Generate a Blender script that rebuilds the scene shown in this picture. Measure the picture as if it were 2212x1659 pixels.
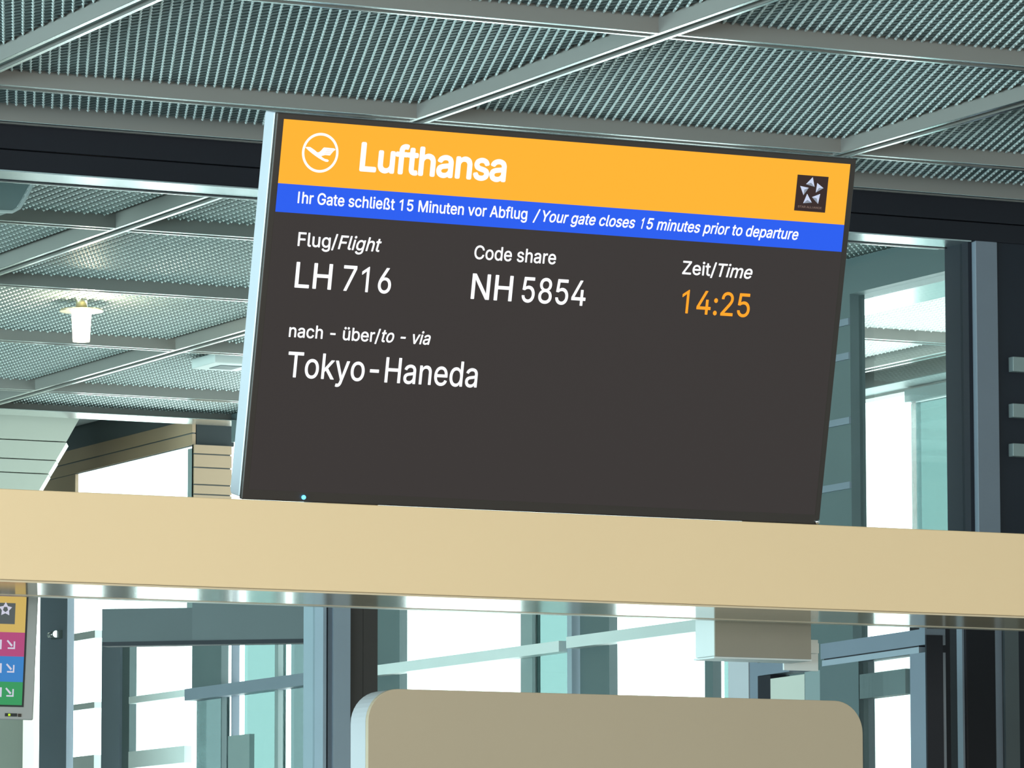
import bpy, bmesh, math, random
from mathutils import Vector, Matrix
random.seed(4)
for o in list(bpy.data.objects): bpy.data.objects.remove(o, do_unlink=True)
C = bpy.context.scene.collection
SC = bpy.context.scene
EYE = 1.6
# ---------------------------------------------------------------- camera
FPX = 11140.0; YAW = math.radians(26.41); PIT = math.radians(6.694); ROL = math.radians(-.09)
d_ = Vector((math.sin(YAW)*math.cos(PIT), math.cos(YAW)*math.cos(PIT), math.sin(PIT)))
r_ = Vector((math.cos(YAW), -math.sin(YAW), 0)); u_ = r_.cross(d_)
r_, u_ = r_*math.cos(ROL)+u_*math.sin(ROL), -r_*math.sin(ROL)+u_*math.cos(ROL)
cam = bpy.data.objects.new('camera', bpy.data.cameras.new('camera')); C.objects.link(cam)
M = Matrix((r_, u_, -d_)).transposed().to_4x4(); M.translation = Vector((0, 0, EYE)); cam.matrix_world = M
cam.data.sensor_width = 36; cam.data.lens = FPX/2212*36; cam.data.clip_start = .05; cam.data.clip_end = 400
SC.camera = cam
# ---------------------------------------------------------------- world, lamps, exposure
SC.view_settings.view_transform = 'Standard'; SC.view_settings.look = 'None'
SC.view_settings.gamma = 1; SC.view_settings.use_curve_mapping = False; SC.view_settings.exposure = 0
W = bpy.data.worlds.new('overcast_sky'); SC.world = W; W.use_nodes = True
W.node_tree.nodes['Background'].inputs[0].default_value = (.86, 1, .98, 1)
W.node_tree.nodes['Background'].inputs[1].default_value = 4.6
def area(name, loc, target, sx, sy, power, col):
    l = bpy.data.lights.new(name, 'AREA'); l.shape = 'RECTANGLE'; l.size = sx; l.size_y = sy; l.energy = power; l.color = col
    o = bpy.data.objects.new(name, l); C.objects.link(o); o.location = loc
    o.rotation_euler = (Vector(target)-Vector(loc)).to_track_quat('-Z', 'Y').to_euler(); return o
area('hall_fill_light', (1.5, -5, 1.9), (4.3, 8.6, 2.3), 9, 3.0, 740, (1, .93, .82))  # unseen fill added to brighten the beam front, no window there
area('side_fill_light', (-5.8, 9, 2.0), (4, 9.5, 2.2), 22, 2.6, 2300, (.66, .92, 1))  # added cool fill for the left-facing sides, no window in that wall
area('rear_fill_light', (-5.7, 15, 1.7), (5, 15.2, 3.4), 5, 2.4, 1100, (.72, 1, .98))  # added unseen fill that lifts the profiles of the rear hall
area('hall_overhead_fill', (1.2, 5.2, 3.6), (2.6, 8.0, 0), 3.2, 2.2, 60, (1, .92, .80))  # invented overhead fill for the hall, no fixture built

# pixel rays of the photograph turned into world points on a plane (frame 2212 x 1659, camera above)
def ray(x, y): return r_*((x-1106)/FPX) - u_*((y-829.5)/FPX) + d_
E0 = Vector((0, 0, EYE))
def onZ(x, y, h): v = ray(x, y); return E0 + v*(h/v.z)            # h above eye level
def onY(x, y, Y): v = ray(x, y); return E0 + v*(Y/v.y)
def onX(x, y, X): v = ray(x, y); return E0 + v*(X/v.x)

# ---------------------------------------------------------------- materials
def mat(name, col, rough=.5, metal=0, var=.06, scale=8, emit=None, bump=0, spec=.5, coat=0):
    m = bpy.data.materials.new(name); m.use_nodes = True; nt = m.node_tree; b = nt.nodes['Principled BSDF']
    b.inputs['Roughness'].default_value = rough; b.inputs['Metallic'].default_value = metal
    b.inputs['Specular IOR Level'].default_value = spec; b.inputs['Coat Weight'].default_value = coat
    tc = nt.nodes.new('ShaderNodeTexCoord'); n = nt.nodes.new('ShaderNodeTexNoise'); n.inputs['Scale'].default_value = scale
    n.inputs['Detail'].default_value = 4
    nt.links.new(tc.outputs['Object'], n.inputs['Vector'])
    mx = nt.nodes.new('ShaderNodeMix'); mx.data_type = 'RGBA'
    mx.inputs[6].default_value = (*[c*(1-var) for c in col], 1); mx.inputs[7].default_value = (*[min(1, c*(1+var)) for c in col], 1)
    nt.links.new(n.outputs['Fac'], mx.inputs[0]); nt.links.new(mx.outputs[2], b.inputs['Base Color'])
    if bump:
        bp = nt.nodes.new('ShaderNodeBump'); bp.inputs['Strength'].default_value = bump; bp.inputs['Distance'].default_value = .002
        nt.links.new(n.outputs['Fac'], bp.inputs['Height']); nt.links.new(bp.outputs[0], b.inputs['Normal'])
    if emit:
        b.inputs['Emission Color'].default_value = (*emit[:3], 1); b.inputs['Emission Strength'].default_value = emit[3]
    return m
def srgb(r, g, b):
    f = lambda c: (c/255/12.92) if c/255 <= .04045 else ((c/255+.055)/1.055)**2.4
    return (f(r), f(g), f(b))
def screen(name, rgb, s=1.0):
    m = bpy.data.materials.new(name); m.use_nodes = True; b = m.node_tree.nodes['Principled BSDF']
    b.inputs['Base Color'].default_value = (.006, .006, .006, 1); b.inputs['Roughness'].default_value = .35
    b.inputs['Specular IOR Level'].default_value = .2
    b.inputs['Emission Color'].default_value = (*srgb(*rgb), 1); b.inputs['Emission Strength'].default_value = s
    return m
def glass(name, tint, gloss=.06, haze=None, hazecol=(.6, .7, .7)):
    m = bpy.data.materials.new(name); m.use_nodes = True; nt = m.node_tree; nt.nodes.remove(nt.nodes['Principled BSDF'])
    out = nt.nodes['Material Output']; t = nt.nodes.new('ShaderNodeBsdfTransparent'); t.inputs[0].default_value = (*tint, 1)
    g = nt.nodes.new('ShaderNodeBsdfGlossy'); g.inputs['Roughness'].default_value = .02
    mx = nt.nodes.new('ShaderNodeMixShader'); fr = nt.nodes.new('ShaderNodeFresnel'); fr.inputs[0].default_value = 1.3
    mu = nt.nodes.new('ShaderNodeMath'); mu.operation = 'MULTIPLY'; mu.inputs[1].default_value = gloss*10
    nt.links.new(fr.outputs[0], mu.inputs[0]); nt.links.new(mu.outputs[0], mx.inputs[0])
    last = t
    if haze:
        df = nt.nodes.new('ShaderNodeBsdfTranslucent'); df.inputs[0].default_value = (*hazecol, 1)
        d2 = nt.nodes.new('ShaderNodeBsdfDiffuse'); d2.inputs[0].default_value = (*hazecol, 1)
        a = nt.nodes.new('ShaderNodeAddShader'); nt.links.new(df.outputs[0], a.inputs[0]); nt.links.new(d2.outputs[0], a.inputs[1])
        m2 = nt.nodes.new('ShaderNodeMixShader'); m2.inputs[0].default_value = haze
        nt.links.new(t.outputs[0], m2.inputs[1]); nt.links.new(a.outputs[0], m2.inputs[2]); last = m2
    nt.links.new(last.outputs[0], mx.inputs[1]); nt.links.new(g.outputs[0], mx.inputs[2]); nt.links.new(mx.outputs[0], out.inputs[0])
    return m
MT = dict(
 carpet=mat('grey_carpet', (.26, .255, .25), .9, scale=60),
 wallpaint=mat('light_grey_paint', (.42, .43, .42), .7),
 slab=mat('dark_plenum', (.02, .026, .028), .9),
 grid=mat('painted_ceiling_profile', (.25, .24, .225), .42, .2, .04, 3),
 lip=mat('bright_profile_lip', (.85, .88, .87), .2, 1, .03),
 groove=mat('profile_groove', (.24, .30, .30), .6, .1),
 rib=mat('lit_mesh_rib', (.62, .70, .69), .45, .1, .05, 20),  # same metal as the strands, lighter colour stands in for light on ribs
 outer=mat('daylit_outer_mesh', (.80, .82, .80), .5, 0, .05, 14),  # same ceiling mesh, whitened to stand for strong daylight on the canopy
 strand2=mat('window_lit_mesh_strand', (.21, .255, .245), .5, .1, .12, 14),  # strand metal again, colour lightened for window light in the rear hall
 strand=mat('shaded_mesh_strand', (.165, .225, .235), .5, .25, .25, 14),  # same metal as the ribs, shade put into the darker colour
 header=mat('anthracite_header', (.012, .013, .019), .5, 0, .1, spec=.25),
 alu=mat('satin_aluminium', (.62, .68, .70), .22, .9, .04),
 steelblue=mat('grey_blue_frame', (.34, .40, .46), .4, .3),
 frame=mat('grey_frame', (.17, .205, .25), .5, .1),
 darkcol=mat('dark_column', (.085, .12, .125), .5, .1),
 rail=mat('grey_rail', (.24, .30, .30), .45, .2),
 brown=mat('dark_brown_post', (.055, .045, .04), .5),
 black=mat('black_post', (.011, .011, .015), .5, .0, spec=.2),
 darkwall=mat('anthracite_wall', (.015, .019, .028), .5, spec=.25),
 beige=mat('beige_laminate', (.83, .61, .365), .42, 0, .015, 3, spec=.35),
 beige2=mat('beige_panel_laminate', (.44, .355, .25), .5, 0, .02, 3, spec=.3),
 gloss=mat('glossy_beige_underside', (.62, .50, .34), .10, 0, .02, spec=.7),
 tan=mat('tan_edge', (.62, .54, .42), .3, .2, .02),
 edge=mat('pale_edge_band', (.46, .47, .49), .35),
 casing=mat('silver_casing', (.50, .53, .58), .4, .2),
 bezel=mat('dark_bezel', (.030, .022, .018), .4),
 greyplastic=mat('grey_plastic', (.33, .35, .35), .5),
 white=mat('white_housing', (.62, .66, .65), .4),
 pale=mat('pale_cladding', (.52, .53, .46), .35, 0, .08, 4),
 plank=mat('brown_cladding', (.34, .235, .15), .5, 0, .08, 5),
 soffit=mat('dark_soffit', (.07, .085, .09), .5),
 taupe=mat('taupe_box', (.26, .235, .19), .5),
 chrome=mat('chrome', (.8, .82, .84), .1, 1),
 brass=mat('warm_ring', (.75, .66, .45), .25, .8),
 bulb=mat('lit_bulb', (1, .95, .8), .4, emit=(1, .86, .6, 9)),
 clear=glass('clear_glass', (.965, .99, .985), .03),
 teal=glass('teal_glass', (.33, .425, .42), .012),
 tealdark=glass('dark_teal_glass', (.17, .25, .26), .015),
 tealpale=glass('pale_teal_glass', (.26, .32, .325), .015),
)
SCR = dict(black=screen('screen_black', (54, 48, 47)), orange=screen('screen_orange', (255, 180, 44)), blue=screen('screen_blue', (34, 92, 240)),
 white=screen('screen_white', (250, 252, 255), 1.15), amber=screen('screen_amber', (255, 160, 30), 1.1), logoblack=screen('screen_logo_black', (52, 34, 32)),
 shard=screen('screen_shard_light', (205, 215, 240)), shard2=screen('screen_shard_mid', (140, 150, 165)), pink=screen('screen_feather', (255, 222, 196)),
 caption=screen('screen_caption', (120, 98, 88)), led=screen('blue_led', (90, 190, 255), 3),
 yellow=screen('wayfinding_yellow', (206, 176, 96)), magenta=screen('wayfinding_magenta', (176, 72, 122)), wblue=screen('wayfinding_blue', (56, 128, 196)),
 green=screen('wayfinding_green', (52, 150, 92)), wgrey=screen('wayfinding_logo_grey', (84, 92, 92)), wwhite=screen('wayfinding_white', (205, 205, 222)),
 wgreen=screen('green_led', (190, 230, 40), 1.2), wdark=screen('wayfinding_dark', (40, 46, 46)))

# ---------------------------------------------------------------- builders
def link(name, bm, m, parent=None, smooth=False, bevel=0):
    me = bpy.data.meshes.new(name); bmesh.ops.recalc_face_normals(bm, faces=bm.faces); bm.to_mesh(me); bm.free()
    for mm in (m if isinstance(m, (list, tuple)) else [m]): me.materials.append(mm)
    if smooth:
        for p in me.polygons: p.use_smooth = True
    o = bpy.data.objects.new(name, me); C.objects.link(o)
    if parent: o.parent = parent
    if bevel:
        b = o.modifiers.new('bevel', 'BEVEL'); b.width = bevel; b.segments = 3; b.limit_method = 'ANGLE'
    return o
def empty(name, loc=(0, 0, 0), parent=None):
    o = bpy.data.objects.new(name, None); C.objects.link(o); o.location = loc; o.empty_display_size = .1
    if parent: o.parent = parent
    return o
def tag(o, label, cat, group=None):
    o['label'] = label; o['category'] = cat
    if group: o['group'] = group
    return o
def struct(o, label=None):
    o['kind'] = 'structure'
    if label: o['label'] = label
    return o
def abox(bm, x0, x1, y0, y1, z0, z1, mi=0):
    vs = [bm.verts.new(p) for p in ((x0, y0, z0), (x1, y0, z0), (x1, y1, z0), (x0, y1, z0), (x0, y0, z1), (x1, y0, z1), (x1, y1, z1), (x0, y1, z1))]
    for f in ((0, 3, 2, 1), (4, 5, 6, 7), (0, 1, 5, 4), (1, 2, 6, 5), (2, 3, 7, 6), (3, 0, 4, 7)):
        bm.faces.new([vs[i] for i in f]).material_index = mi
def box(name, x0, x1, y0, y1, z0, z1, m, parent=None, bevel=0):
    bm = bmesh.new(); abox(bm, min(x0, x1), max(x0, x1), min(y0, y1), max(y0, y1), min(z0, z1), max(z0, z1))
    return link(name, bm, m, parent, bevel=bevel)
def prism(bm, pts, off, mi=0):
    """closed polygon of 3-D points pushed along off"""
    a = [bm.verts.new(p) for p in pts]; b = [bm.verts.new(Vector(p)+Vector(off)) for p in pts]; n = len(a)
    bm.faces.new(a).material_index = mi; bm.faces.new(b[::-1]).material_index = mi
    for i in range(n): bm.faces.new((a[i], b[i], b[(i+1) % n], a[(i+1) % n])).material_index = mi
def slab2(name, P, Q, z0, z1, th, m, parent=None, bevel=0):
    """upright slab whose plan runs from P to Q, th thick away from the camera"""
    P = Vector((P[0], P[1], 0)); Q = Vector((Q[0], Q[1], 0)); d = (Q-P).normalized(); n = Vector((-d.y, d.x, 0))
    if n.dot(Vector((.445, .895, 0))) < 0: n = -n
    bm = bmesh.new(); prism(bm, [(P.x, P.y, z0), (Q.x, Q.y, z0), (Q.x, Q.y, z1), (P.x, P.y, z1)], n*th)
    return link(name, bm, m, parent, bevel=bevel)
def cyl(name, c, r, h, m, parent=None, axis='Z', seg=32, r2=None):
    bm = bmesh.new(); bmesh.ops.create_cone(bm, cap_ends=True, segments=seg, radius1=r, radius2=r if r2 is None else r2, depth=h)
    if axis == 'Y': bmesh.ops.rotate(bm, verts=bm.verts, matrix=Matrix.Rotation(math.pi/2, 3, 'X'))
    if axis == 'X': bmesh.ops.rotate(bm, verts=bm.verts, matrix=Matrix.Rotation(math.pi/2, 3, 'Y'))
    bmesh.ops.translate(bm, verts=bm.verts, vec=c)
    o = link(name, bm, m, parent)
    for p in o.data.polygons: p.use_smooth = len(p.vertices) == 4
    return o

# ---------------------------------------------------------------- floor
struct(box('floor', -6, 7.75, -9, 26, -.1, 0, MT['carpet']), 'grey carpeted floor of the gate area')

# walls of the hall outside the picture
struct(box('wall_left', -6.1, -6, -9, 26, 0, 3.95, MT['wallpaint']), 'light grey side wall'); struct(box('wall_near', -6, 7.75, -9.1, -9, 0, 3.95, MT['wallpaint']), 'light grey wall behind the viewer')
struct(box('wall_right', 7.75, 7.85, -9, 11.68, 0, 3.95, MT['wallpaint']), 'light grey wall right of the gate'); struct(box('wall_rear', -6, 7.62, 26, 26.1, 0, 3.95, MT['wallpaint']), 'grey wall at the far end of the rear hall')
# ---------------------------------------------------------------- ceiling: square profile grid with ribbed mesh panels
HC = 2.1 + EYE                      # underside of the profiles
PANZ = HC + .034                    # underside of the panels
GX = [4.131 + 1.187*k for k in range(-3, 5)]
RX = GX[:4] + [5.343, 6.553, 7.70, 8.875]
YA = [8.70-1.25*3, 8.70-1.25*2, 8.70-1.25, 8.70, 9.95, 11.20]
YB = [11.95, 13.205, 14.415, 15.67, 16.95]
ceil = struct(empty('ceiling', (4, 9, HC)), 'metal mesh ceiling in a square grid of grey profiles')
link_parent = lambda o: (setattr(o, 'parent', ceil), setattr(o, 'matrix_parent_inverse', Matrix.Translation((-4, -9, -HC))))
BW = .052                           # profile width
def profile(axis, a, b, c):
    """one grid beam: U section, two bright lips with a groove between"""
    bm = bmesh.new(); lw = .011
    def bx(u0, u1, z0, z1, mi):
        if axis == 'X': abox(bm, a, b, c+u0, c+u1, z0, z1, mi)
        else: abox(bm, c+u0, c+u1, a, b, z0, z1, mi)
    bx(-BW/2, -BW/2+lw, HC+.0012, HC+.075, 0); bx(BW/2-lw, BW/2, HC+.0012, HC+.075, 0)
    bx(-BW/2+lw, BW/2-lw, HC+.010, HC+.014, 2)
    bx(-BW/2-.0005, -BW/2+lw, HC, HC+.0012, 1); bx(BW/2-lw, BW/2+.0005, HC, HC+.0012, 1)
    o = link('grid_beam', bm, [MT['grid'], MT['lip'], MT['groove']]); link_parent(o); return o
XEND = 9.32
for y in YA:
    for i in range(len(GX)-1): profile('X', GX[i]+BW/2, GX[i+1]-BW/2, y)
ys = YA + [11.62]
for i in range(1, len(GX)-1):
    for j in range(len(YA)-1): profile('Y', YA[j]-BW/2, YA[j+1]-BW/2, GX[i])
    profile('Y', YA[-1]-BW/2, 11.64, GX[i])
profile('X', GX[0], GX[-1]+.4, 11.665)
for y in YB[1:]:
    for i in range(len(RX)-1): profile('X', RX[i]+BW/2, RX[i+1]-BW/2, y)
for i in range(1, len(RX)):
    yy = YB + [17.66]
    for j in range(len(yy)-1): profile('Y', yy[j]-BW/2, yy[j+1]-BW/2, RX[i])
# rhombic mesh: ribs 22 mm apart, strands crossing them every 36 mm
RD = Vector((math.sin(math.radians(21)), math.cos(math.radians(21)))); SD = Vector((.45, -.893)).normalized()
def clip(p, d, w, h):
    t0, t1 = -1e9, 1e9
    for pc, dc, lim in ((p.x, d.x, w), (p.y, d.y, h)):
        a, b = (0-pc)/dc, (lim-pc)/dc
        t0 = max(t0, min(a, b)); t1 = min(t1, max(a, b))
    return (t0, t1) if t1 - t0 > .006 else None
def bar(V, F, a, b, w, z0, z1):
    d = (b-a).normalized(); n = Vector((-d.y, d.x))*(w/2); i = len(V)
    for z in (z0, z1):
        for q in (a-n, b-n, b+n, a+n): V.append((q.x, q.y, z))
    F += [(i, i+3, i+2, i+1), (i, i+1, i+5, i+4), (i+1, i+2, i+6, i+5), (i+2, i+3, i+7, i+6), (i+3, i, i+4, i+7)]
def mesh_panel(w, h):
    n = Vector((RD.y, -RD.x)); V, F = [], []; sp = .0218; R = (w+h)
    k = -int(R/sp)
    for k in range(-int(R/sp), int(R/sp)):
        p = n*(k*sp); c = clip(p, RD, w, h)
        if c:
            bar(V, F, p+RD*c[0], p+RD*c[1], .0042, 0, .004)
            t = math.ceil(c[0]/.036)*.036 + .004
            while t < c[1]-.012:                              # a rounded knot where each strand crosses the rib
                q = p+RD*t; i = len(V); m = Vector((RD.y, -RD.x))
                for s, tt in ((-.0042, 0), (0, -.011), (.0042, 0), (0, .011)):
                    e = q+m*s+RD*tt; V.append((e.x, e.y, .001))
                V.append((q.x, q.y, -.0035)); F += [(i+4, i, i+1), (i+4, i+1, i+2), (i+4, i+2, i+3), (i+4, i+3, i)]
                t += .036
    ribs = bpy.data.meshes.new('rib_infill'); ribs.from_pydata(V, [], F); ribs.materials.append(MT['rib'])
    n2 = Vector((-SD.y, SD.x)); sp2 = .036*abs(RD.dot(n2)); V, F = [], []
    for k in range(-int(R/sp2), int(R/sp2)):
        p = n2*(k*sp2); c = clip(p, SD, w, h)
        if c: bar(V, F, p+SD*c[0], p+SD*c[1], .015, .005, .011)
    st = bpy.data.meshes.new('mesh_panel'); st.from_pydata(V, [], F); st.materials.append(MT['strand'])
    return st, ribs
def rear_panel(w, h, out=False):
    V, F = [], []; px_, py_ = .030, .026; u = Vector((.67, .74)); n = Vector((.74, -.67))
    for i in range(int(w/px_)):
        for j in range(int(h/py_)):
            q = Vector((.012+i*px_, .012+j*py_+(py_/2 if i % 2 else 0))); k = len(V)
            for e in (q-u*.0095, q+n*.0045, q+u*.0095, q-n*.0045): V.append((min(max(e.x, 0), w), min(max(e.y, 0), h), .002))
            V.append((q.x, q.y, -.003)); F += [(k+4, k, k+1), (k+4, k+1, k+2), (k+4, k+2, k+3), (k+4, k+3, k)]
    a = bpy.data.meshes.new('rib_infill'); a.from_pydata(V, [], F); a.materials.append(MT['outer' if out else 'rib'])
    V, F = [], []
    for i in range(int(w/px_)): bar(V, F, Vector((.012+i*px_, 0)), Vector((.012+i*px_, h)), .024, .003, .008)
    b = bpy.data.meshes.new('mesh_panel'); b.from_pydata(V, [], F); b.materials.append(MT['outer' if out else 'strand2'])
    return b, a
cache = {}
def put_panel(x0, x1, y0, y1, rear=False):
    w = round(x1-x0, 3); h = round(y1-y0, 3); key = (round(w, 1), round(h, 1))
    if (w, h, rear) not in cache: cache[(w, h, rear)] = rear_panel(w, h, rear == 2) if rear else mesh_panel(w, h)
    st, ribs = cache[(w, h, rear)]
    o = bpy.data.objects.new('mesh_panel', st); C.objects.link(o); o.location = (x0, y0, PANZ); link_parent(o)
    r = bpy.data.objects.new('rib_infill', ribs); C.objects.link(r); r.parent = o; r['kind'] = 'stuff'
g = BW/2 + .002
for i in range(len(GX)-1):
    rows = [(YA[j], YA[j+1]) for j in range(len(YA)-1)] + [(YA[-1], 11.64)]
    for y0, y1 in rows:
        put_panel(GX[i]+g, GX[i+1]-g, y0+g, y1-g)
    yy = YB + [17.66]
    for j in range(len(yy)-1):
        put_panel(RX[i]+g, RX[i+1]-g, yy[j]+g, yy[j+1]-g, 2 if RX[i+1] > 7.8 else True)
for nm, x0, x1, y0, y1 in (('plenum_slab', -6, 7.6, -9, 17.7), ('plenum_slab', 7.6, XEND+.1, 11.7, 17.7)):
    o = box(nm, x0, x1, y0, y1, HC+.09, HC+.25, MT['slab']); link_parent(o)
# outer edge profiles
for args in ((.4, 9.3, 17.62, 17.70),):
    o = box('edge_fascia', *args, HC+.002, HC+.09, MT['grid']); link_parent(o)
    o = box('edge_lip', args[0], args[1], 17.52, 17.70, HC, HC+.002, MT['lip']); link_parent(o)
o = box('edge_fascia', XEND-.06, XEND, 11.7, 17.7, HC-.012, HC+.09, MT['grid']); link_parent(o)
o = box('edge_lip', XEND-.18, XEND-.05, 11.7, 17.7, HC-.002, HC+.001, MT['rail']); link_parent(o)

# ---------------------------------------------------------------- glazed wall across the hall behind the screen
wf = struct(empty('wall_far', (5, 11.7, 0)), 'glazed partition under an anthracite header')
def inw(o, e): o.parent = e; o.matrix_parent_inverse = Matrix.Translation(-e.location); return o
WY = 11.70
zb = onY(0, 365, WY).z
o = inw(box('header', -2, 9.3, WY, WY+.14, zb+.052, HC+.03, MT['header'], bevel=.002), wf)
o = inw(box('header', -2, 9.3, WY+.003, WY+.14, zb, zb+.050, MT['header'], bevel=.002), wf)
xr = onY(2100, 600, WY).x; x1 = onY(2108, 600, WY).x; x2 = onY(2155, 600, WY).x
inw(box('header_rail', -2, xr, WY+.002, WY+.125, zb-.004, zb-.0005, MT['alu']), wf)
inw(box('glazing_bead', -2, xr, WY+.128, WY+.15, zb-.006, zb+.01, MT['header']), wf)
inw(box('glazing_bead', -2, xr, WY+.155, WY+.175, zb-.003, zb+.01, MT['lip']), wf)
inw(box('post', xr, x1, WY+.02, WY+.14, 0, zb, MT['darkwall']), wf)
inw(box('post', x1, x2, WY, WY+.14, 0, zb, MT['frame'], bevel=.002), wf)
inw(box('wall_panel', x2, 9.3, WY+.01, WY+.14, 0, zb, MT['darkwall']), wf)
for y0, y1 in ((771, 803), (872, 902), (958, 986)):
    a = onY(2183, y0, WY); b = onY(2183, y1, WY)
    inw(box('reflection_strip', a.x, 9.25, WY-.012, WY+.012, b.z, a.z, MT['rail'], bevel=.002), wf)  # solid grey strips standing for lights reflected on the dark wall
# post beside the display
def px(x, Y=WY, y=1450): return onY(x, y, Y).x
for a, b, m, y0 in ((698, 705, 'steelblue', 0), (705, 711, 'header', .02), (711, 720, 'frame', .008), (720, 757, 'steelblue', 0), (757, 788, 'brown', .012), (788.8, 820, 'brown', .012)):
    inw(box('post', px(a), px(b), WY+y0, WY+.12, 0, zb, MT[m]), wf)
inw(box('post_seam', px(788), px(788.8), WY+.02, WY+.11, 0, zb, MT['rail']), wf)
inw(box('glass_pane', -2, px(698), WY+.05, WY+.062, 0, zb, MT['clear']), wf)
inw(box('glass_pane', px(820), xr, WY+.05, WY+.062, 0, zb, MT['clear']), wf)

# ---------------------------------------------------------------- glazed facade along the right side of the rear hall
FX = 7.56
def fp(x, y): return onX(x, y, FX)
def fpiece(e, name, x0, x1, yt, yb, m, ref=None, out=.0, th=.08, bevel=0):
    if th == .08: th = .03
    ref = x0 if ref is None else ref
    a = fp(x0, 1400).y; b = (onX(x1, 1400, FX+out+th) if th > .02 else fp(x1, 1400)).y; zt = fp(ref, yt).z; zl = fp(ref, yb).z if yb is not None else 0
    o = box(name, FX+out, FX+out+th, a, b, zl, zt, MT[m], bevel=bevel); inw(o, e); return o
w1 = struct(empty('window_1', (FX, fp(290, 1400).y, 0)), 'tall bright window beyond the glass at the left')
w2 = struct(empty('window_2', (FX, fp(560, 1400).y, 0)), 'teal glazed bay beside the light steel post')
w3 = struct(empty('window_3', (FX, fp(1030, 1400).y, 0)), 'bright window bay with sloping rail above the rounded panel')
w4 = struct(empty('window_4', (FX, fp(1400, 1400).y, 0)), 'bright window bay left of the hanging taupe box')
w5 = struct(empty('window_5', (FX, fp(1950, 900).y, 0)), 'bright window at the right with the outer ceiling beyond')
zh = fp(300, 992).z                                        # head of the left window
# window 1
fpiece(w1, 'column', 86, 160, 1210, None, 'frame')
fpiece(w1, 'rail', 160, 220, 1364, 1380, 'white', 190); fpiece(w1, 'rail', 160, 220, 1518, 1531, 'white', 190)
fpiece(w1, 'sill_panel', 160, 220, 1632, 1700, 'white', 190)
fpiece(w1, 'mullion', 220, 275, 1322, None, 'frame')
fpiece(w1, 'mullion', 275, 279, 1380, None, 'darkcol', out=.01)
fpiece(w1, 'rail', 279, 415, 1496, 1511, 'white', 350)
fpiece(w1, 'rail', 279, 415, 1616, 1652, 'white', 350)
fpiece(w1, 'jamb', 415, 419, 968, 1322, 'rail')
fpiece(w1, 'glass_pane', 160, 415, 1000, None, 'clear', 300, out=.05, th=.01)
# window 2
fpiece(w2, 'column', 415, 494, 1300, 1500, 'darkcol', 455)
fpiece(w2, 'glass_pane', 415, 480, 1500, None, 'tealpale', 455, out=.02, th=.012)
fpiece(w2, 'mullion', 480, 494, 1500, None, 'darkcol', 490)
fpiece(w2, 'mullion', 500, 518, 1300, None, 'frame', 510)
fpiece(w2, 'glass_pane', 518, 601, 1300, None, 'teal', 560, out=.02, th=.012)
fpiece(w2, 'mullion', 601, 610, 1300, None, 'rail', 605)
fpiece(w2, 'glass_pane', 618, 760, 1300, None, 'tealpale', 660, out=.02, th=.012)
fpiece(w2, 'rail', 415, 780, 1464, 1490, 'frame', 600, out=-.03, th=.06)
fpiece(w2, 'sill_panel', 499, 545, 1588, 1720, 'rail', 520, out=-.01, th=.02)
# dark door head in front of windows 1 and 2
a = onZ(220, 1387, 1.02); b = onZ(415, 1384.5, 1.02); c = onZ(702, 1379, 1.02)
dh = struct(empty('trim_1', (b.x, b.y, b.z)), 'dark door head behind the glass')
inw(slab2('head_panel', a, b, a.z, a.z+.098, .12, MT['soffit']), dh)
inw(slab2('head_panel', b, c, b.z, b.z+.26, .12, MT['soffit']), dh)
inw(slab2('head_bead', a, c, a.z-.012, a.z, .06, MT['header']), dh)
# window 3
fpiece(w3, 'column', 760, 880, 1240, None, 'darkcol')
fpiece(w3, 'glass_pane', 1141, 1237, 1200, None, 'teal', out=.03, th=.012)
fpiece(w3, 'mullion', 1138, 1142, 1200, None, 'rail', out=.02)
fpiece(w3, 'mullion', 1237, 1253, 1200, None, 'steelblue', out=-.02)
fpiece(w3, 'rail', 780, 1237, 1398, 1421, 'white', 1140, out=-.05, th=.05)
fpiece(w3, 'glass_pane', 880, 1138, 1200, None, 'clear', out=.03, th=.01)
# window 4
fpiece(w4, 'column', 1253, 1334, 1200, None, 'darkcol')
fpiece(w4, 'rail', 1253, 1600, 1366, 1391, 'white', 1334, out=-.05, th=.05)
fpiece(w4, 'column', 1522, 1558, 1200, None, 'darkcol')
fpiece(w4, 'glass_pane', 1558, 1600, 1200, None, 'teal', out=.01, th=.012)
fpiece(w4, 'glass_pane', 1334, 1522, 1200, None, 'clear', out=.03, th=.01)
# window 5: between the dark column and the front partition
yj = onX(1868, 700, FX+.05).y; ztop = fp(1869, 627).z
inw(box('head_beam', FX, FX+.10, WY+.15, fp(500, 900).y, ztop, HC+.03, MT['darkcol']), w5)
inw(box('head_reveal', FX+.10, FX+.30, WY+.15, yj+.5, ztop+.004, ztop+.03, MT['lip']), w5)
inw(box('column', FX, FX+.05, yj, fp(1600, 700).y, 0, ztop, MT['darkcol']), w5)
for yy in (686, 760, 900, 1040):
    z = fp(1840, yy).z; inw(box('column_band', FX-.006, FX, yj, fp(1700, 700).y, z-.02, z, MT['frame']), w5)
inw(box('glass_pane', FX+.03, FX+.04, WY+.15, yj, 0, ztop, MT['clear']), w5)
# outer glass screen under the canopy edge
OX = 9.26
w6 = struct(empty('window_6', (OX, onX(2030, 1000, OX).y, 0)), 'teal outer glass screen under the canopy edge')
a = onX(1966, 1000, OX).y; b = onX(2100, 1000, OX).y
inw(box('glass_pane', OX, OX+.012, b, a-.01, 0, HC-.06, MT['teal']), w6)
inw(box('mullion', OX-.01, OX+.01, a-.06, a-.03, 0, HC-.05, MT['alu']), w6)
inw(box('head_rail', OX-.02, OX+.04, b, a, HC-.055, HC-.012, MT['rail']), w6)

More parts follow.
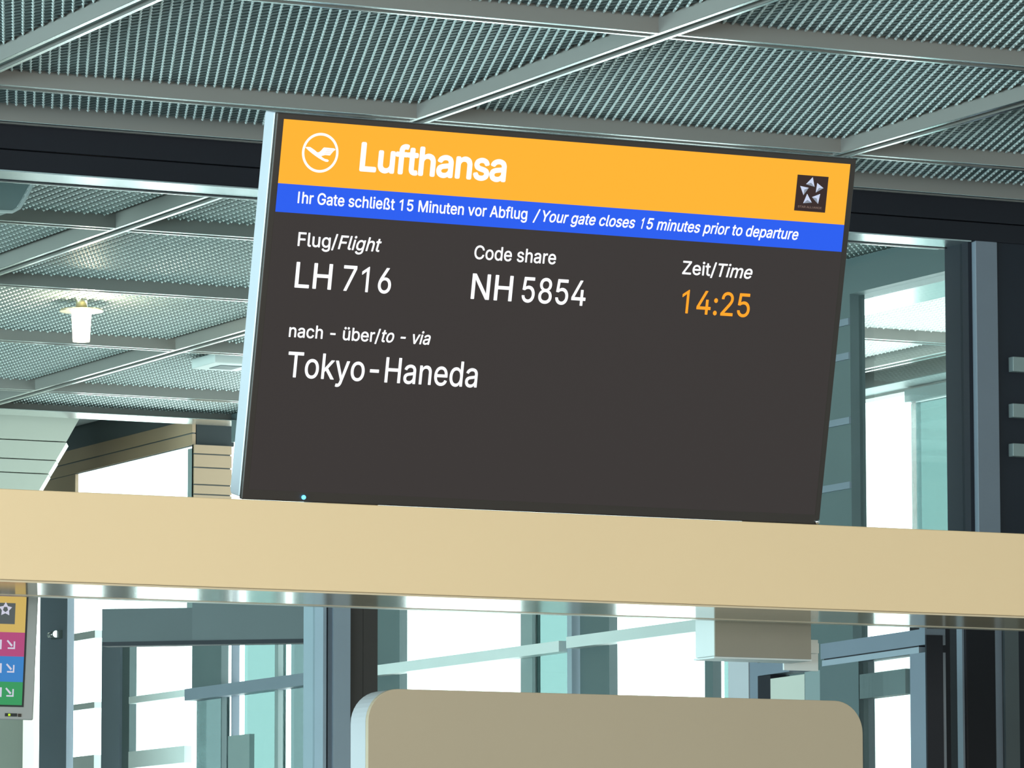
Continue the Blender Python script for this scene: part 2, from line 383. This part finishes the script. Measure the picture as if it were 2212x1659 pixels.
# ---------------------------------------------------------------- end wall cladding (brown planks) and soffit beyond
we = struct(empty('wall_end', (FX, 18, 2.5)), 'brown plank cladding beyond the mesh ceiling')
ya, yb_ = fp(415, 1000).y, fp(60, 1000).y
inw(box('plank', FX+.004, FX+.016, ya, 26, zh+.105, HC+.24, MT['soffit']), we)
inw(box('plank', FX+.01, FX+.06, fp(50, 1000).y, 26, 0, zh+.105, MT['pale']), we)
inw(box('plank', FX+.017, onY(505, 1000, ya).x, ya, ya+.03, onY(450, 962, ya).z, HC+.24, MT['slab']), we)
zz = [zh+.002, zh+.05, zh+.105]
for i in range(2): inw(box('plank', FX, FX+.014, ya, yb_+.8, zz[i]+.003, zz[i+1]-.002, MT['plank']), we)
inw(box('plank_backing', FX+.004, FX+.012, ya+.002, yb_+.8, zz[0], zz[-1], MT['soffit']), we)
xb = onY(496, 1000, ya).x
zl = [onY(450, y, ya).z for y in (1130, 1070, 1049, 1012, 983, 962)]
for i in range(5): inw(box('plank', FX, xb, ya-.02, ya, zl[i]+.003, zl[i+1]-.002, MT['plank']), we)
inw(box('plank_backing', FX, xb-.002, ya-.012, ya+.002, onY(450, 1200, ya).z, zl[-1], MT['soffit']), we)
inw(box('plank', FX, FX+.014, fp(163, 1000).y, yb_+.8, onX(100, 1240, FX).z, zz[0], MT['plank']), we)
so = struct(empty('trim_2', (7, 18.6, 3.9)), 'dark ribbed soffit beyond the mesh ceiling')
for k in range(12): inw(box('soffit_beam', 4.9+k*.225, 4.9+k*.225+.12, 17.75, 26, HC+.10+(k % 2)*.02, HC+.2, MT['soffit']), so)
inw(box('soffit_board', -6, FX+.06, 17.72, 26, HC+.2, HC+.24, MT['soffit']), so)

# ---------------------------------------------------------------- pale tapering clad column behind the glass
pc = empty('clad_column', (6.6, 18.2, 0))
tag(pc, 'pale tapering clad column behind the glass at the left, wider towards the ceiling', 'column')
CY = 18.0
def cx(y): return onY(169-(y-905)*.55, y, CY).x
lev = [905, 951, 992, 1022, 1075, 1200, 1420, 1750]
for i in range(len(lev)-1):
    yt, yl = lev[i], lev[i+1]
    zt = onY(60, yt, CY).z - (.002 if i else -.25); zl_ = onY(60, yl, CY).z + .002
    if i == 6: zl_ = 0
    xt, xl = cx(yt if i else yt-140), cx(yl); w = 2.0
    bm = bmesh.new(); f = .055 if i > 0 else .02
    T = [(xt-w, CY), (xt, CY), (xt+f, CY+.12), (xt+f, CY+.6), (xt-w, CY+.6)]; L = [(xl-w, CY), (xl, CY), (xl+f, CY+.12), (xl+f, CY+.6), (xl-w, CY+.6)]
    tv = [bm.verts.new((x, y, zt)) for x, y in T]; lv = [bm.verts.new((x, y, zl_)) for x, y in L]
    bm.faces.new(tv); bm.faces.new(lv[::-1])
    for k in range(5): bm.faces.new((lv[k], lv[(k+1) % 5], tv[(k+1) % 5], tv[k]))
    o = link('cladding_course', bm, MT['pale']); inw(o, pc)

# ---------------------------------------------------------------- grey door beyond, right under the beam
h = .78
P = onZ(1780, 1400, h); Q = onZ(1998, 1368, h)
d1 = struct(empty('door_1', (P.x, P.y, 0)), 'grey framed glass door behind the rounded panel')
D = (Q-P); 
def dpt(t): return P + D*t
def dz(y, x=1890): 
    v = ray(x, y); t = (x-1780)/218; q = dpt(t); return EYE + v.z*((q.x**2+q.y**2)**.5)/((v.x**2+v.y**2)**.5)
def dpiece(name, x0, x1, yt, yb, m, th=.05, ref=1890, off=0):
    a = dpt((x0-1780)/218); b = dpt((x1-1780)/218); n = Vector((D.y, -D.x, 0)).normalized()*off
    o = slab2(name, a+n, b+n, 0 if yb is None else dz(yb, ref), dz(yt, ref), th, MT[m]); inw(o, d1); return o
dpiece('head_rail', 1772, 1998, 1388-14, 1408, 'frame'); dpiece('head_bead', 1780, 1985, 1408, 1411, 'header', .04); dpiece('head_rail', 1775, 1985, 1411, 1424, 'steelblue', .04)
dpiece('stile', 1966, 1998, 1424, None, 'frame'); dpiece('stile', 1998, 2001, 1388, None, 'header', .04)
dpiece('glass_pane', 1856, 1966, 1424, None, 'clear', .012); 
dpiece('door_panel', 1770, 1856, 1434, None, 'darkcol', .04, 1815)
dpiece('door_panel', 1735, 1770, 1450, None, 'rail', .02, 1750)
dpiece('transom_rail', 1858, 1956, 1453, 1506, 'rail', .03); 
dpiece('door_handle', 1956, 1976, 1611, 1623, 'alu', .03, 1965, -.04)
dpiece('sticker', 1985, 1998, 1597, 1610, 'white', .006, 1990, -.008); dpiece('sticker', 1985, 1999, 1627, 1665, 'white', .006, 1990, -.008)
dpiece('stile', 1607, 1626, 1428, None, 'frame', .05, 1615); dpiece('head_rail', 1626, 1700, 1428, 1456, 'frame', .05, 1660); dpiece('head_bead', 1626, 1700, 1441, 1443, 'header', .04, 1660, -.004)
dpiece('stile', 1626, 1656, 1460, None, 'header', .05, 1640); dpiece('door_panel', 1656, 1736, 1462, None, 'pale', .02, 1690)
dpiece('door_panel', 1555, 1604, 1424, None, 'edge', .02, 1580)

# ---------------------------------------------------------------- black posts of the gate, right
def post(x0, x1, Y, top, label):
    a = onY(x0, 1500, Y).x; b = onY(x1, 1500, Y).x; e = empty('gate_post', ((a+b)/2, Y, 0))
    tag(e, label, 'post')
    inw(box('post_core', a, b, Y, Y+.09, .0, top, MT['black'], bevel=.006), e)
    inw(box('edge_strip', a-.006, a-.0005, Y+.004, Y+.03, 0.0, top-.01, MT['frame']), e)
    inw(box('post_cap', a, b, Y, Y+.09, top, top+.012, MT['frame']), e)
post(2006, 2056, 10.6, EYE+.96, 'slim black gate post right behind the beige beam, left of the two')
post(2086, 2153, 10.9, EYE+.98, 'wider black gate post behind the beige beam at the far right')
box_w = inw(box('wall_panel', px(2166), px(2196), WY-.012, WY+.01, 0, EYE+1.0, MT['soffit']), wf)
for i, (y0, y1, m) in enumerate(((1360, 1404, 'rail'), (1404, 1452, 'frame'), (1512, 1562, 'frame'), (1564, 1604, 'rail'), (1606, 1652, 'white'))):
    a = onY(2059, y0, WY-.05); b = onY(2074, y1, WY-.05)
    inw(box('hinge_plate', a.x, b.x, WY-.05, WY-.02, b.z, a.z, MT[m]), wf)
inw(box('post', px(2057), px(2108), WY-.02, WY, 0, EYE+1.03, MT['darkwall']), wf)

# ---------------------------------------------------------------- hanging taupe box
Y0_ = 8.6
BY = Y0_+.29+.10
bl = onY(1543, 1418, BY); br = onY(1750, 1418, BY); tp = onY(1640, 1290, BY).z
hb = empty('hanging_box', ((bl.x+br.x)/2, BY+.05, bl.z)); tag(hb, 'small taupe box with pale sides hanging behind the beige beam', 'box')
inw(box('front_plate', bl.x, br.x, BY-.004, BY, bl.z, tp, MT['taupe']), hb)
inw(box('housing', bl.x+.0005, br.x-.0005, BY, BY+.08, bl.z+.001, tp, MT['white'], bevel=.002), hb)
inw(box('light_strip', bl.x+.002, br.x+.006, BY+.004, BY+.09, bl.z-.003, bl.z+.0005, MT['white']), hb)
inw(box('bracket', (bl.x+br.x)/2-.03, (bl.x+br.x)/2+.03, Y0_+.29, BY, tp-.02, tp+.04, MT['alu']), hb)
pl = onY(1693, 1421, BY+.10); pr = onY(1768, 1450, BY+.10)
inw(box('side_plate', pl.x, pr.x, BY+.10, BY+.105, pr.z, onY(1700, 1380, BY+.10).z, MT['white'], bevel=.001), hb)
inw(box('plate_bracket', pl.x+.01, pr.x-.01, BY+.08, BY+.10, pl.z+.01, pl.z+.03, MT['white']), hb)
q = onY(1728, 1430, BY+.10)
bm = bmesh.new()
for k in range(14):
    a0 = math.radians(20+k*22); a1 = math.radians(20+(k+1)*22); r = .006
    P0 = Vector((q.x+r*math.cos(a0), BY+.119, q.z+r*math.sin(a0))); P1 = Vector((q.x+r*math.cos(a1), BY+.119, q.z+r*math.sin(a1)))
    n = (P0-Vector((q.x, BY+.119, q.z))).normalized()*.0014; n1 = (P1-Vector((q.x, BY+.119, q.z))).normalized()*.0014
    bm.faces.new([bm.verts.new(v) for v in (P0-n, P1-n1, P1+n1, P0+n)])
inw(link('printed_mark', bm, MT['greyplastic']), hb)

# ---------------------------------------------------------------- beige beam carrying the display
Y0 = 8.6
zt = onY(1106, 1104, Y0).z; zbm = onY(1106, 1291, Y0).z; DEP = .29
bb = empty('overhead_beam', (4.3, Y0+DEP/2, 0)); tag(bb, 'long beige gate beam that carries the flight display', 'beam')
inw(box('fascia', 2.0, 6.7, Y0, Y0+.03, zbm, zt, MT['beige'], bevel=.002), bb)
inw(box('beam_top', 2.0, 6.7, Y0+.03, Y0+DEP, zt-.02, zt-.001, MT['beige']), bb)
inw(box('underside', 2.0, 6.7, Y0+.004, Y0+DEP-.012, zbm-.004, zbm-.0005, MT['gloss']), bb)
inw(box('edge_strip', 2.0, 6.7, Y0+DEP-.012, Y0+DEP+.02, zbm-.005, zbm+.003, MT['tan']), bb)
inw(box('rear_board', 2.0, 6.7, Y0+DEP-.02, Y0+DEP, zbm+.003, zt-.02, MT['beige']), bb)
for x in (2.0, 6.62): inw(box('leg', x, x+.08, Y0+.03, Y0+DEP-.02, 0, zbm-.004, MT['beige'], bevel=.003), bb)

# ---------------------------------------------------------------- beige rounded panel below
RY = 8.72
la = onY(795, 1600, RY).x; lb = onY(1864, 1600, RY).x; tz = onY(1300, 1500, RY).z
rp = empty('rounded_panel', ((la+lb)/2, RY, 0)); tag(rp, 'large beige panel with rounded top corners standing under the beam', 'panel')
def rr(x0, x1, z0, z1, r, Y):
    pts = [(x0, Y, z0), (x1, Y, z0)]
    for k in range(11): a = math.radians(k*9); pts.append((x1-r+r*math.cos(a), Y, z1-r+r*math.sin(a)))
    for k in range(11): a = math.radians(90+k*9); pts.append((x0+r+r*math.cos(a), Y, z1-r+r*math.sin(a)))
    return pts
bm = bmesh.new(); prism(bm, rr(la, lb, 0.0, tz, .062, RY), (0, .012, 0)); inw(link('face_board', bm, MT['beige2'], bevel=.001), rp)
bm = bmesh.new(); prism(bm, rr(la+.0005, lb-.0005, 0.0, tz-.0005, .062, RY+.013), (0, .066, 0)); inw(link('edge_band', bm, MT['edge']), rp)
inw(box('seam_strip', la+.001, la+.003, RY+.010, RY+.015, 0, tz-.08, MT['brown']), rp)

# ---------------------------------------------------------------- the flight display
TILT = math.radians(12.75)
BL = onY(522, 1075, Y0+.004); UPV = Vector((0, -math.sin(TILT), math.cos(TILT))); NV = Vector((0, -math.cos(TILT), -math.sin(TILT)))
def onD(x, y):
    """photo pixel -> (u, v) metres on the tilted screen plane"""
    v = ray(x, y); t = (BL-E0).dot(NV)/v.dot(NV); q = E0+v*t-BL; return q.x, q.dot(UPV)
DW = (onD(1848, 345)[0]+onD(1772, 1133)[0])/2; DH = (onD(600, 243)[1]+onD(1846, 343)[1])/2
dsp = empty('flight_display', BL); tag(dsp, 'wide tilted flight display standing on the beige beam', 'display')
RM = Matrix((Vector((1, 0, 0)), UPV, NV)).transposed().to_4x4()      # local x = u, y = v, z = towards the viewer
dsp.matrix_world = Matrix.Translation(BL) @ RM
def dlink(name, bm, m, parent=None, **k): o = link(name, bm, m, parent or dsp, **k); return o
def dbox(name, u0, u1, v0, v1, w0, w1, m, bevel=0, parent=None):
    bm = bmesh.new(); abox(bm, u0, u1, v0, v1, w0, w1); return dlink(name, bm, m, parent, bevel=bevel)
dbox('bezel', 0, DW, -.003, DH, -.012, 0, MT['bezel'], .002)
bm = bmesh.new(); r = .022
prof = [(0, -.0125), (0, -.052+0), (r*.3, -.058), (DH-.004, -.058), (DH, -.052), (DH, -.0125)]
prism(bm, [(0.0, v, w) for v, w in prof], (DW, 0, 0)); dlink('rear_casing', bm, MT['casing'], bevel=.003)
s0 = onD(611, 254); s1 = onD(1836, 357); s2 = onD(534, 1064)
su0, su1, sv1, sv0 = (onD(611, 254)[0]+onD(597, 450)[0])/2, (onD(1835, 358)[0]+onD(1818, 545)[0])/2, (s0[1]+s1[1])/2, .016
panel = dbox('screen_panel', su0-.001, su1+.001, sv0, sv1+.001, -.001, .0006, SCR['black'])
vo = (onD(600, 393)[1]+onD(1824, 488)[1])/2; vb = (onD(596, 455)[1]+onD(1818, 546)[1])/2
def scr(name, pts, m, w=.0014, parent=None):
    bm = bmesh.new(); prism(bm, [(u, v, w) for u, v in pts], (0, 0, -.0004)); return dlink(name, bm, m, parent)
R4 = lambda a, b, c, d: [(a, c), (b, c), (b, d), (a, d)]
scr('orange_banner', R4(su0, su1, vo, sv1), SCR['orange'], .0014)
scr('blue_banner', R4(su0, su1, vb, vo), SCR['blue'], .0014)
try:
    import os
    FONT = bpy.data.fonts.load(os.path.join(bpy.utils.resource_path('LOCAL'), 'datafiles', 'fonts', 'Inter.woff2'))
except Exception:
    FONT = None
from mathutils.geometry import interpolate_bezier, delaunay_2d_cdt
def glyph(s, italic=False, space=1):
    """font outlines filled contour by contour, so that overlapping strokes of a letter stay solid"""
    cu = bpy.data.curves.new('text_line', 'FONT'); cu.body = s; cu.size = 1; cu.space_character = space
    if FONT: cu.font = FONT
    if italic: cu.shear = .21
    o = bpy.data.objects.new('text_line', cu); C.objects.link(o); bpy.context.view_layer.update()
    cv = o.to_curve(bpy.context.evaluated_depsgraph_get()); polys = []
    for sp in cv.splines:
        pts = []; bp = sp.bezier_points; n = len(bp)
        for i in range(n):
            a, b = bp[i], bp[(i+1) % n]
            st = (a.handle_right-a.co).cross(b.co-a.co).length < 1e-6 and (b.handle_left-a.co).cross(b.co-a.co).length < 1e-6
            pts += [a.co.copy()] if st else interpolate_bezier(a.co, a.handle_right, b.handle_left, b.co, 6)[:-1]
        if len(pts) > 2: polys.append([(p.x, p.y) for p in pts])
    o.to_curve_clear(); bpy.data.objects.remove(o); return polys
def outline(s, italic, space):
    polys = glyph(s, italic, space)
    def shape(P):
        x = min(p[0] for p in P); y = min(p[1] for p in P); return x, y, max(p[0] for p in P)-x, max(p[1] for p in P)-y, len(P)
    for ch, new in (('1', [(.92, 0), (.92, 1), (.86, 1), (.0, .80), (.0, .685), (.62, .845), (.62, 0)]), ('I', [(.37, 0), (.63, 0), (.63, 1), (.37, 1)])):
        if ch in s and s != ch:                         # plain strokes without feet, like the display's lettering
            ref = glyph(ch, italic)
            rs = [shape(P) for P in ref]
            tall = max(r[3] for r in rs); drop = []
            for k, P in enumerate(polys):
                x, y, w, h, n = shape(P)
                if any(abs(w-r[2]) < 2e-3 and abs(h-r[3]) < 2e-3 and n == r[4] and abs(y-r[1]) < 2e-3 for r in rs):
                    if h < tall*.5: drop.append(k); continue
                    sh = .21*h if italic else 0; w_ = w-sh
                    polys[k] = [(x+w_*a+sh*b, y+h*b) for a, b in new]
            polys = [P for k, P in enumerate(polys) if k not in drop]
    V = []; Ed = []
    for P in polys:
        b = len(V); V += [Vector(p) for p in P]; Ed += [(b+i, b+(i+1) % len(P)) for i in range(len(P))]
    v, e, f = delaunay_2d_cdt(V, Ed, [], 0, 1e-6)[:3]
    def wind(p):
        n = 0
        for P in polys:
            for i in range(len(P)):
                a, b = P[i-1], P[i]
                if (a[1] > p.y) != (b[1] > p.y) and p.x < (b[0]-a[0])*(p.y-a[1])/(b[1]-a[1])+a[0]: n += 1 if b[1] > a[1] else -1
        return n
    keep = [t for t in f if wind((v[t[0]]+v[t[1]]+v[t[2]])/3) != 0]
    me = bpy.data.meshes.new('text_line'); me.from_pydata([(p.x, p.y, 0) for p in v], [], keep); return me
def text(s, x0, x1, base, cap, m, italic=False, bold=0, space=1.0, capchar='H', name='text_line', parent=None, frame=onD, w=.0022, thick=0):
    """s spans photo columns x0..x1; base = (x, y) on the baseline; cap = (x, y) at cap height"""
    me = outline(s, italic, space); mc = outline(capchar, False, 1)
    H = max(v.co.y for v in mc.vertices)
    a = min(v.co.x for v in me.vertices); b = max(v.co.x for v in me.vertices)
    ub, vbse = frame(*base); vc = frame(*cap)[1]; u0 = frame(x0, base[1])[0]; u1 = frame(x1, base[1])[0]
    ky = (vc-vbse)/H; kx = (u1-u0)/(b-a)
    for v in me.vertices: v.co = (u0+(v.co.x-a)*kx, vbse+v.co.y*ky, w)
    if thick:                                             # heavier strokes: the same outlines laid side by side
        T = Matrix.Identity(4); bm = bmesh.new(); bm.from_mesh(me); geo = bm.verts[:]+bm.edges[:]+bm.faces[:]
        for k in range(8):
            d = bmesh.ops.duplicate(bm, geom=geo)['geom']; a_ = k*math.pi/4
            bmesh.ops.translate(bm, verts=[e for e in d if isinstance(e, bmesh.types.BMVert)], vec=(thick*math.cos(a_), thick*math.sin(a_), .00002*(k+1)))
        bm.to_mesh(me); bm.free()
    me.name = name; me.materials.clear(); me.materials.append(m)
    n = bpy.data.objects.new(name, me); C.objects.link(n); n.parent = parent or dsp; return n
SW = SCR['white']
text('Lufthansa', 777, 1090.5, (800, 369), (803, 310.5), SW, space=.97, capchar='L', thick=.0022)
def ln(x, a, b): return (x, a[1]+(b[1]-a[1])*(x-a[0])/(b[0]-a[0]))
A, B = (642, 438), (1725, 520)
text('Ihr Gate schließt 15 Minuten vor Abflug', 642, 1140, ln(642, A, B), (644, 414), SW, thick=.0005)
text('/', 1150, 1164, ln(1150, A, B), (1152, 452.5), SW, italic=True, thick=.0005)
text('Your gate closes 15 minutes prior to departure', 1170, 1726, ln(1170, A, B), (1173, 454.5), SW, italic=True, thick=.0005)
text('Flug/', 642, 727, (642, 530.5), (644.6, 501.5), SW, thick=.0005)
text('Flight', 729, 821.5, (729, 537.3), (731.6, 508.3), SW, italic=True, thick=.0005)
text('LH', 635.6, 713.4, (635.6, 620), (639.5, 566), SW, thick=.0007)
text('716', 738, 842, (738, 627), (742, 573), SW, thick=.0005)
text('Code share', 1023, 1199.6, (1023, 558.5), (1025.6, 530), SW, thick=.0005)
text('NH', 1016, 1103.5, (1016.7, 644.5), (1021, 591), SW, thick=.0007)
text('5854', 1125, 1262.5, (1125, 651.5), (1129, 598), SW, thick=.0005)
text('Zeit/', 1472.6, 1545, (1472.6, 591.3), (1475.3, 563.5), SW, thick=.0005)
text('Time', 1549, 1623, (1549, 597), (1551.6, 569.2), SW, italic=True, thick=.0005)
text('14:25', 1470, 1617, (1480, 676), (1484, 626), SCR['amber'], thick=.0005)
text('nach - über/', 623, 820, (623, 727), (625.5, 700), SW, thick=.0005)
text('to - via', 823, 928, (823, 738), (825.5, 711), SW, italic=True, thick=.0005)
text('Tokyo-Haneda', 618.3, 1030, (628, 814), (632, 760), SW, thick=.0005)
# crane emblem in its ring
cu_, cv_ = onD(690.7, 329.8); ru = (onD(730, 332)[0]-onD(651.5, 327)[0])/2
bm = bmesh.new(); n = 64; iv = []; ov = []
for k in range(n):
    a = 2*math.pi*k/n; iv.append(bm.verts.new((cu_+(ru-.0047)*math.cos(a), cv_+(ru-.0047)*math.sin(a), .0022))); ov.append(bm.verts.new((cu_+ru*math.cos(a), cv_+ru*math.sin(a), .0022)))
for k in range(n): bm.faces.new((iv[k], iv[(k+1) % n], ov[(k+1) % n], ov[k]))
dlink('emblem_ring', bm, SW)
Z4 = lambda p: onD(630+p[0]/13.01, 270+p[1]/13.01)
crane = [(368, 622), (430, 612), (510, 618), (580, 665), (650, 715), (690, 755), (730, 768), (775, 750), (830, 700), (870, 650), (900, 628), (1180, 655), (1222, 690), (1160, 735),
 (1060, 855), (930, 842), (815, 870), (860, 915), (920, 950), (1000, 968), (1032, 1000), (1000, 1035), (940, 1030), (840, 985), (740, 925), (640, 855), (560, 795), (470, 720)]
scr('emblem_crane', [Z4(p) for p in crane], SW, .0024)
for a, b, t in (((985, 692), (1180, 702), 7), ((955, 742), (1135, 752), 7), ((915, 792), (1095, 800), 7)):
    scr('emblem_feather', [Z4((a[0], a[1]-t)), Z4((b[0], b[1]-t)), Z4((b[0], b[1]+t)), Z4((a[0]-25, a[1]+t))], SCR['pink'], .0028)
# alliance emblem
Z2 = lambda p: onD(1640+p[0]/7.213, 330+p[1]/7.213)
tl, br_ = Z2((588, 335)), Z2((1018, 935)); tr = Z2((1072, 378)); bl_ = Z2((540, 895))
lu = (tl[0]+bl_[0])/2; ru_ = (tr[0]+br_[0])/2; tv_ = (tl[1]+tr[1])/2; bv_ = (br_[1]+bl_[1])/2
scr('alliance_square', R4(lu, ru_, bv_, tv_), SCR['logoblack'], .0022)
for a, b, c in (((825, 378), (720, 488), (852, 530)), ((895, 470), (992, 550), (872, 618)), ((940, 640), (812, 690), (905, 795)), ((738, 638), (675, 785), (808, 775)), ((630, 515), (762, 545), (680, 658))):
    mid = ((a[0]+b[0]+c[0])/3, (a[1]+b[1]+c[1])/3)
    scr('star_facet', [Z2(a), Z2(b), Z2(mid)], SCR['shard'], .0027); scr('star_facet', [Z2(b), Z2(c), Z2(mid)], SCR['shard2'], .0027); scr('star_facet', [Z2(c), Z2(a), Z2(mid)], SCR['shard'], .0027)
scr_caption = text('STAR ALLIANCE', 1640+592/7.213, 1640+962/7.213, (1640+592/7.213, 330+848/7.213), (1640+592/7.213, 330+818/7.213), SCR['caption'], thick=.0002)
# status lamp and foot
q = onD(654, 1081); bm = bmesh.new(); bmesh.ops.create_uvsphere(bm, u_segments=16, v_segments=8, radius=.0042); bmesh.ops.translate(bm, verts=bm.verts, vec=(q[0], .006, .003))
dlink('status_lamp', bm, SCR['led'], smooth=True)['label'] = 'glowing blue status lamp'
bm = bmesh.new(); bmesh.ops.create_uvsphere(bm, u_segments=16, v_segments=8, radius=.005); bmesh.ops.translate(bm, verts=bm.verts, vec=(DW-.006, .003, .002))
dlink('chrome_stud', bm, MT['chrome'], smooth=True)

# ---------------------------------------------------------------- wayfinding monitor, lower left
MY = 9.15; MTI = math.radians(5.5)
mb = onY(72, 1556, MY); MU = Vector((0, -math.sin(MTI), math.cos(MTI))); MN = Vector((0, -math.cos(MTI), -math.sin(MTI)))
def onM(x, y):
    v = ray(x, y); t = (mb-E0).dot(MN)/v.dot(MN); q = E0+v*t-mb; return q.x, q.dot(MU)
mon = empty('wayfinding_monitor', mb); tag(mon, 'grey monitor with yellow, magenta, blue and green rows under the beam', 'monitor')
mon.matrix_world = Matrix.Translation(mb) @ Matrix((Vector((1, 0, 0)), MU, MN)).transposed().to_4x4()
def mbox(name, u0, u1, v0, v1, w0, w1, m, bevel=0):
    bm = bmesh.new(); abox(bm, min(u0, u1), max(u0, u1), min(v0, v1), max(v0, v1), w0, w1); return link(name, bm, m, mon, bevel=bevel)
topv = onM(80, 1262)[1]
mbox('casing', -.55, .0, 0, topv, -.05, 0, MT['greyplastic'], .003)
e0 = onM(52, 1400)[0]; eb = onM(47, 1524)[1]
mbox('screen_frame', -.52, e0+.004, eb-.003, topv-.01, -.001, .0008, SCR['wdark'])
vs = [onM(30, y)[1] for y in (1523, 1473, 1418, 1366)] + [topv-.015]
for i, m in enumerate(('green', 'wblue', 'magenta', 'yellow')):
    mbox(('green_row', 'blue_row', 'magenta_row', 'yellow_row')[i], -.515, e0, vs[i], vs[i+1], .0006, .0014, SCR[m])
a = onM(-12, 1347); b = onM(33, 1303)
mbox('logo_square', a[0], b[0], a[1], b[1], .0012, .0019, SCR['wgrey'])
c = onM(11, 1316)
for k in range(5):
    t = math.radians(90+72*k); s = .0062; cc = (c[0]+.0075*math.cos(t), c[1]+.0075*math.sin(t))
    bm = bmesh.new(); prism(bm, [(cc[0]+s*math.cos(t+j), cc[1]+s*math.sin(t+j), .0026) for j in (0, 2.1, 4.2)], (0, 0, -.0004)); link('star_facet', bm, SCR['wwhite'], mon)
for i, (y0, y1) in enumerate(((1382, 1402), (1433, 1453), (1485, 1505))):
    p = onM(22.5-i*1.5, (y0+y1)/2); s = .0085; L = []
    bm = bmesh.new(); w = .0028
    shaft = [(-s, s*.6), (-s+w*.8, s), (s*.5, -s*.3), (s*.1, -s*.7)]
    for poly in ([(-s, s*.75), (-s*.75, s), (s*.45, -s*.15), (s*.15, -s*.5)], [(s, s*.7), (s, -s), (-s*.7, -s), (-s*.7, -s+w), (s-w, -s+w), (s-w, s*.7)]):
        prism(bm, [(p[0]+x, p[1]+y, .0026) for x, y in poly], (0, 0, -.0004))
    link('arrow', bm, SCR['wwhite'], mon)
    q = onM(1.5, (y0+y1)/2); mbox('gate_letter', q[0]-.012, q[0]+.001, q[1]-.009, q[1]+.009, .002, .0026, SCR['wwhite'])
q = onM(19, 1544); mbox('control_strip', q[0]-.008, q[0]+.016, q[1]-.003, q[1]+.003, 0, .002, SCR['wdark'])
q = onM(19, 1544); mbox('status_lamp', q[0]-.002, q[0]+.002, q[1]-.002, q[1]+.002, .001, .003, SCR['wgreen'])
q = onM(42, 1545); mbox('button', q[0]-.003, q[0]+.003, q[1]-.003, q[1]+.003, 0, .002, MT['bezel'])
mbox('hanger', -.35, -.29, topv-.05, topv+.03, -.075, -.05, MT['greyplastic'])
mbox('hanger', -.35, -.29, topv-.03, zbm-mb.z+.06, -.09, -.075, MT['greyplastic'])

# ---------------------------------------------------------------- things in the rear hall
# downlight with a glowing bulb
L = onZ(176, 674, 2.1)
dl = empty('ceiling_lamp', (L.x, L.y, HC)); tag(dl, 'glowing warm lamp with a flat ring hanging from the rear ceiling', 'lamp')
inw(cyl('lamp_ring', (L.x, L.y, HC+.004), .068, .006, MT['brass']), dl)
inw(cyl('bulb', (L.x, L.y, HC-.048), .026, .090, MT['bulb'], r2=.031), dl)
inw(cyl('lamp_neck', (L.x, L.y, HC+.045), .018, .08, MT['brass']), dl)
pl_ = bpy.data.lights.new('bulb_light', 'POINT'); pl_.energy = 6; pl_.color = (1, .85, .6); pl_.shadow_soft_size = .03
po = bpy.data.objects.new('bulb_light', pl_); C.objects.link(po); po.location = (L.x-.02, L.y-.12, HC-.06); inw(po, dl)
# pale housing at the upper left, behind the partition head
HY = 12.6
def hp(x, y): return onY(x, y, HY)
hs = empty('ceiling_housing', (hp(0, 420).x, HY, HC)); tag(hs, 'pale tapered housing with a rolled edge hanging from the ceiling, top left', 'housing')
pts = [hp(-260, 340), hp(84, 372), hp(80, 389), hp(64, 402), hp(48, 432), hp(36, 450), hp(24, 457), hp(-260, 448)]
bm = bmesh.new(); prism(bm, pts, (0, .5, 0)); inw(link('body', bm, MT['rail'], bevel=.004), hs)
pts = [hp(84, 384), hp(66, 399), hp(50, 429), hp(38, 448), hp(26, 456), hp(-260, 446), hp(-260, 451), hp(26, 461), hp(41, 453), hp(54, 432), hp(69, 403), hp(86, 390)]
bm = bmesh.new(); prism(bm, pts, (0, -.012, 0)); inw(link('rolled_edge', bm, MT['white']), hs)
# small square fitting in the rear ceiling
q = onZ(488, 797, 2.09)
sf = empty('ceiling_fitting', (q.x, q.y, HC)); tag(sf, 'flat square pale fitting in the rear ceiling beside the display', 'light fitting')
inw(box('rim', q.x-.085, q.x+.085, q.y-.10, q.y+.10, HC-.004, HC+.03, MT['white'], bevel=.004), sf)
inw(box('lens', q.x-.04, q.x+.04, q.y-.05, q.y+.05, HC-.006, HC-.002, MT['darkcol']), sf)
# lock on the left column
q = onX(110, 1371, FX-.03)
lk = empty('door_lock', (FX-.03, q.y, q.z)); tag(lk, 'small silver lock on the dark column beside the monitor', 'lock')
inw(cyl('barrel', (FX-.025, q.y, q.z), .012, .05, MT['chrome'], axis='Y'), lk); inw(cyl('collar', (FX-.025, q.y-.04, q.z), .014, .008, MT['chrome'], axis='Y'), lk)
inw(box('base_plate', FX-.015, FX+.0, q.y-.05, q.y+.04, q.z-.016, q.z+.016, MT['darkcol']), lk)
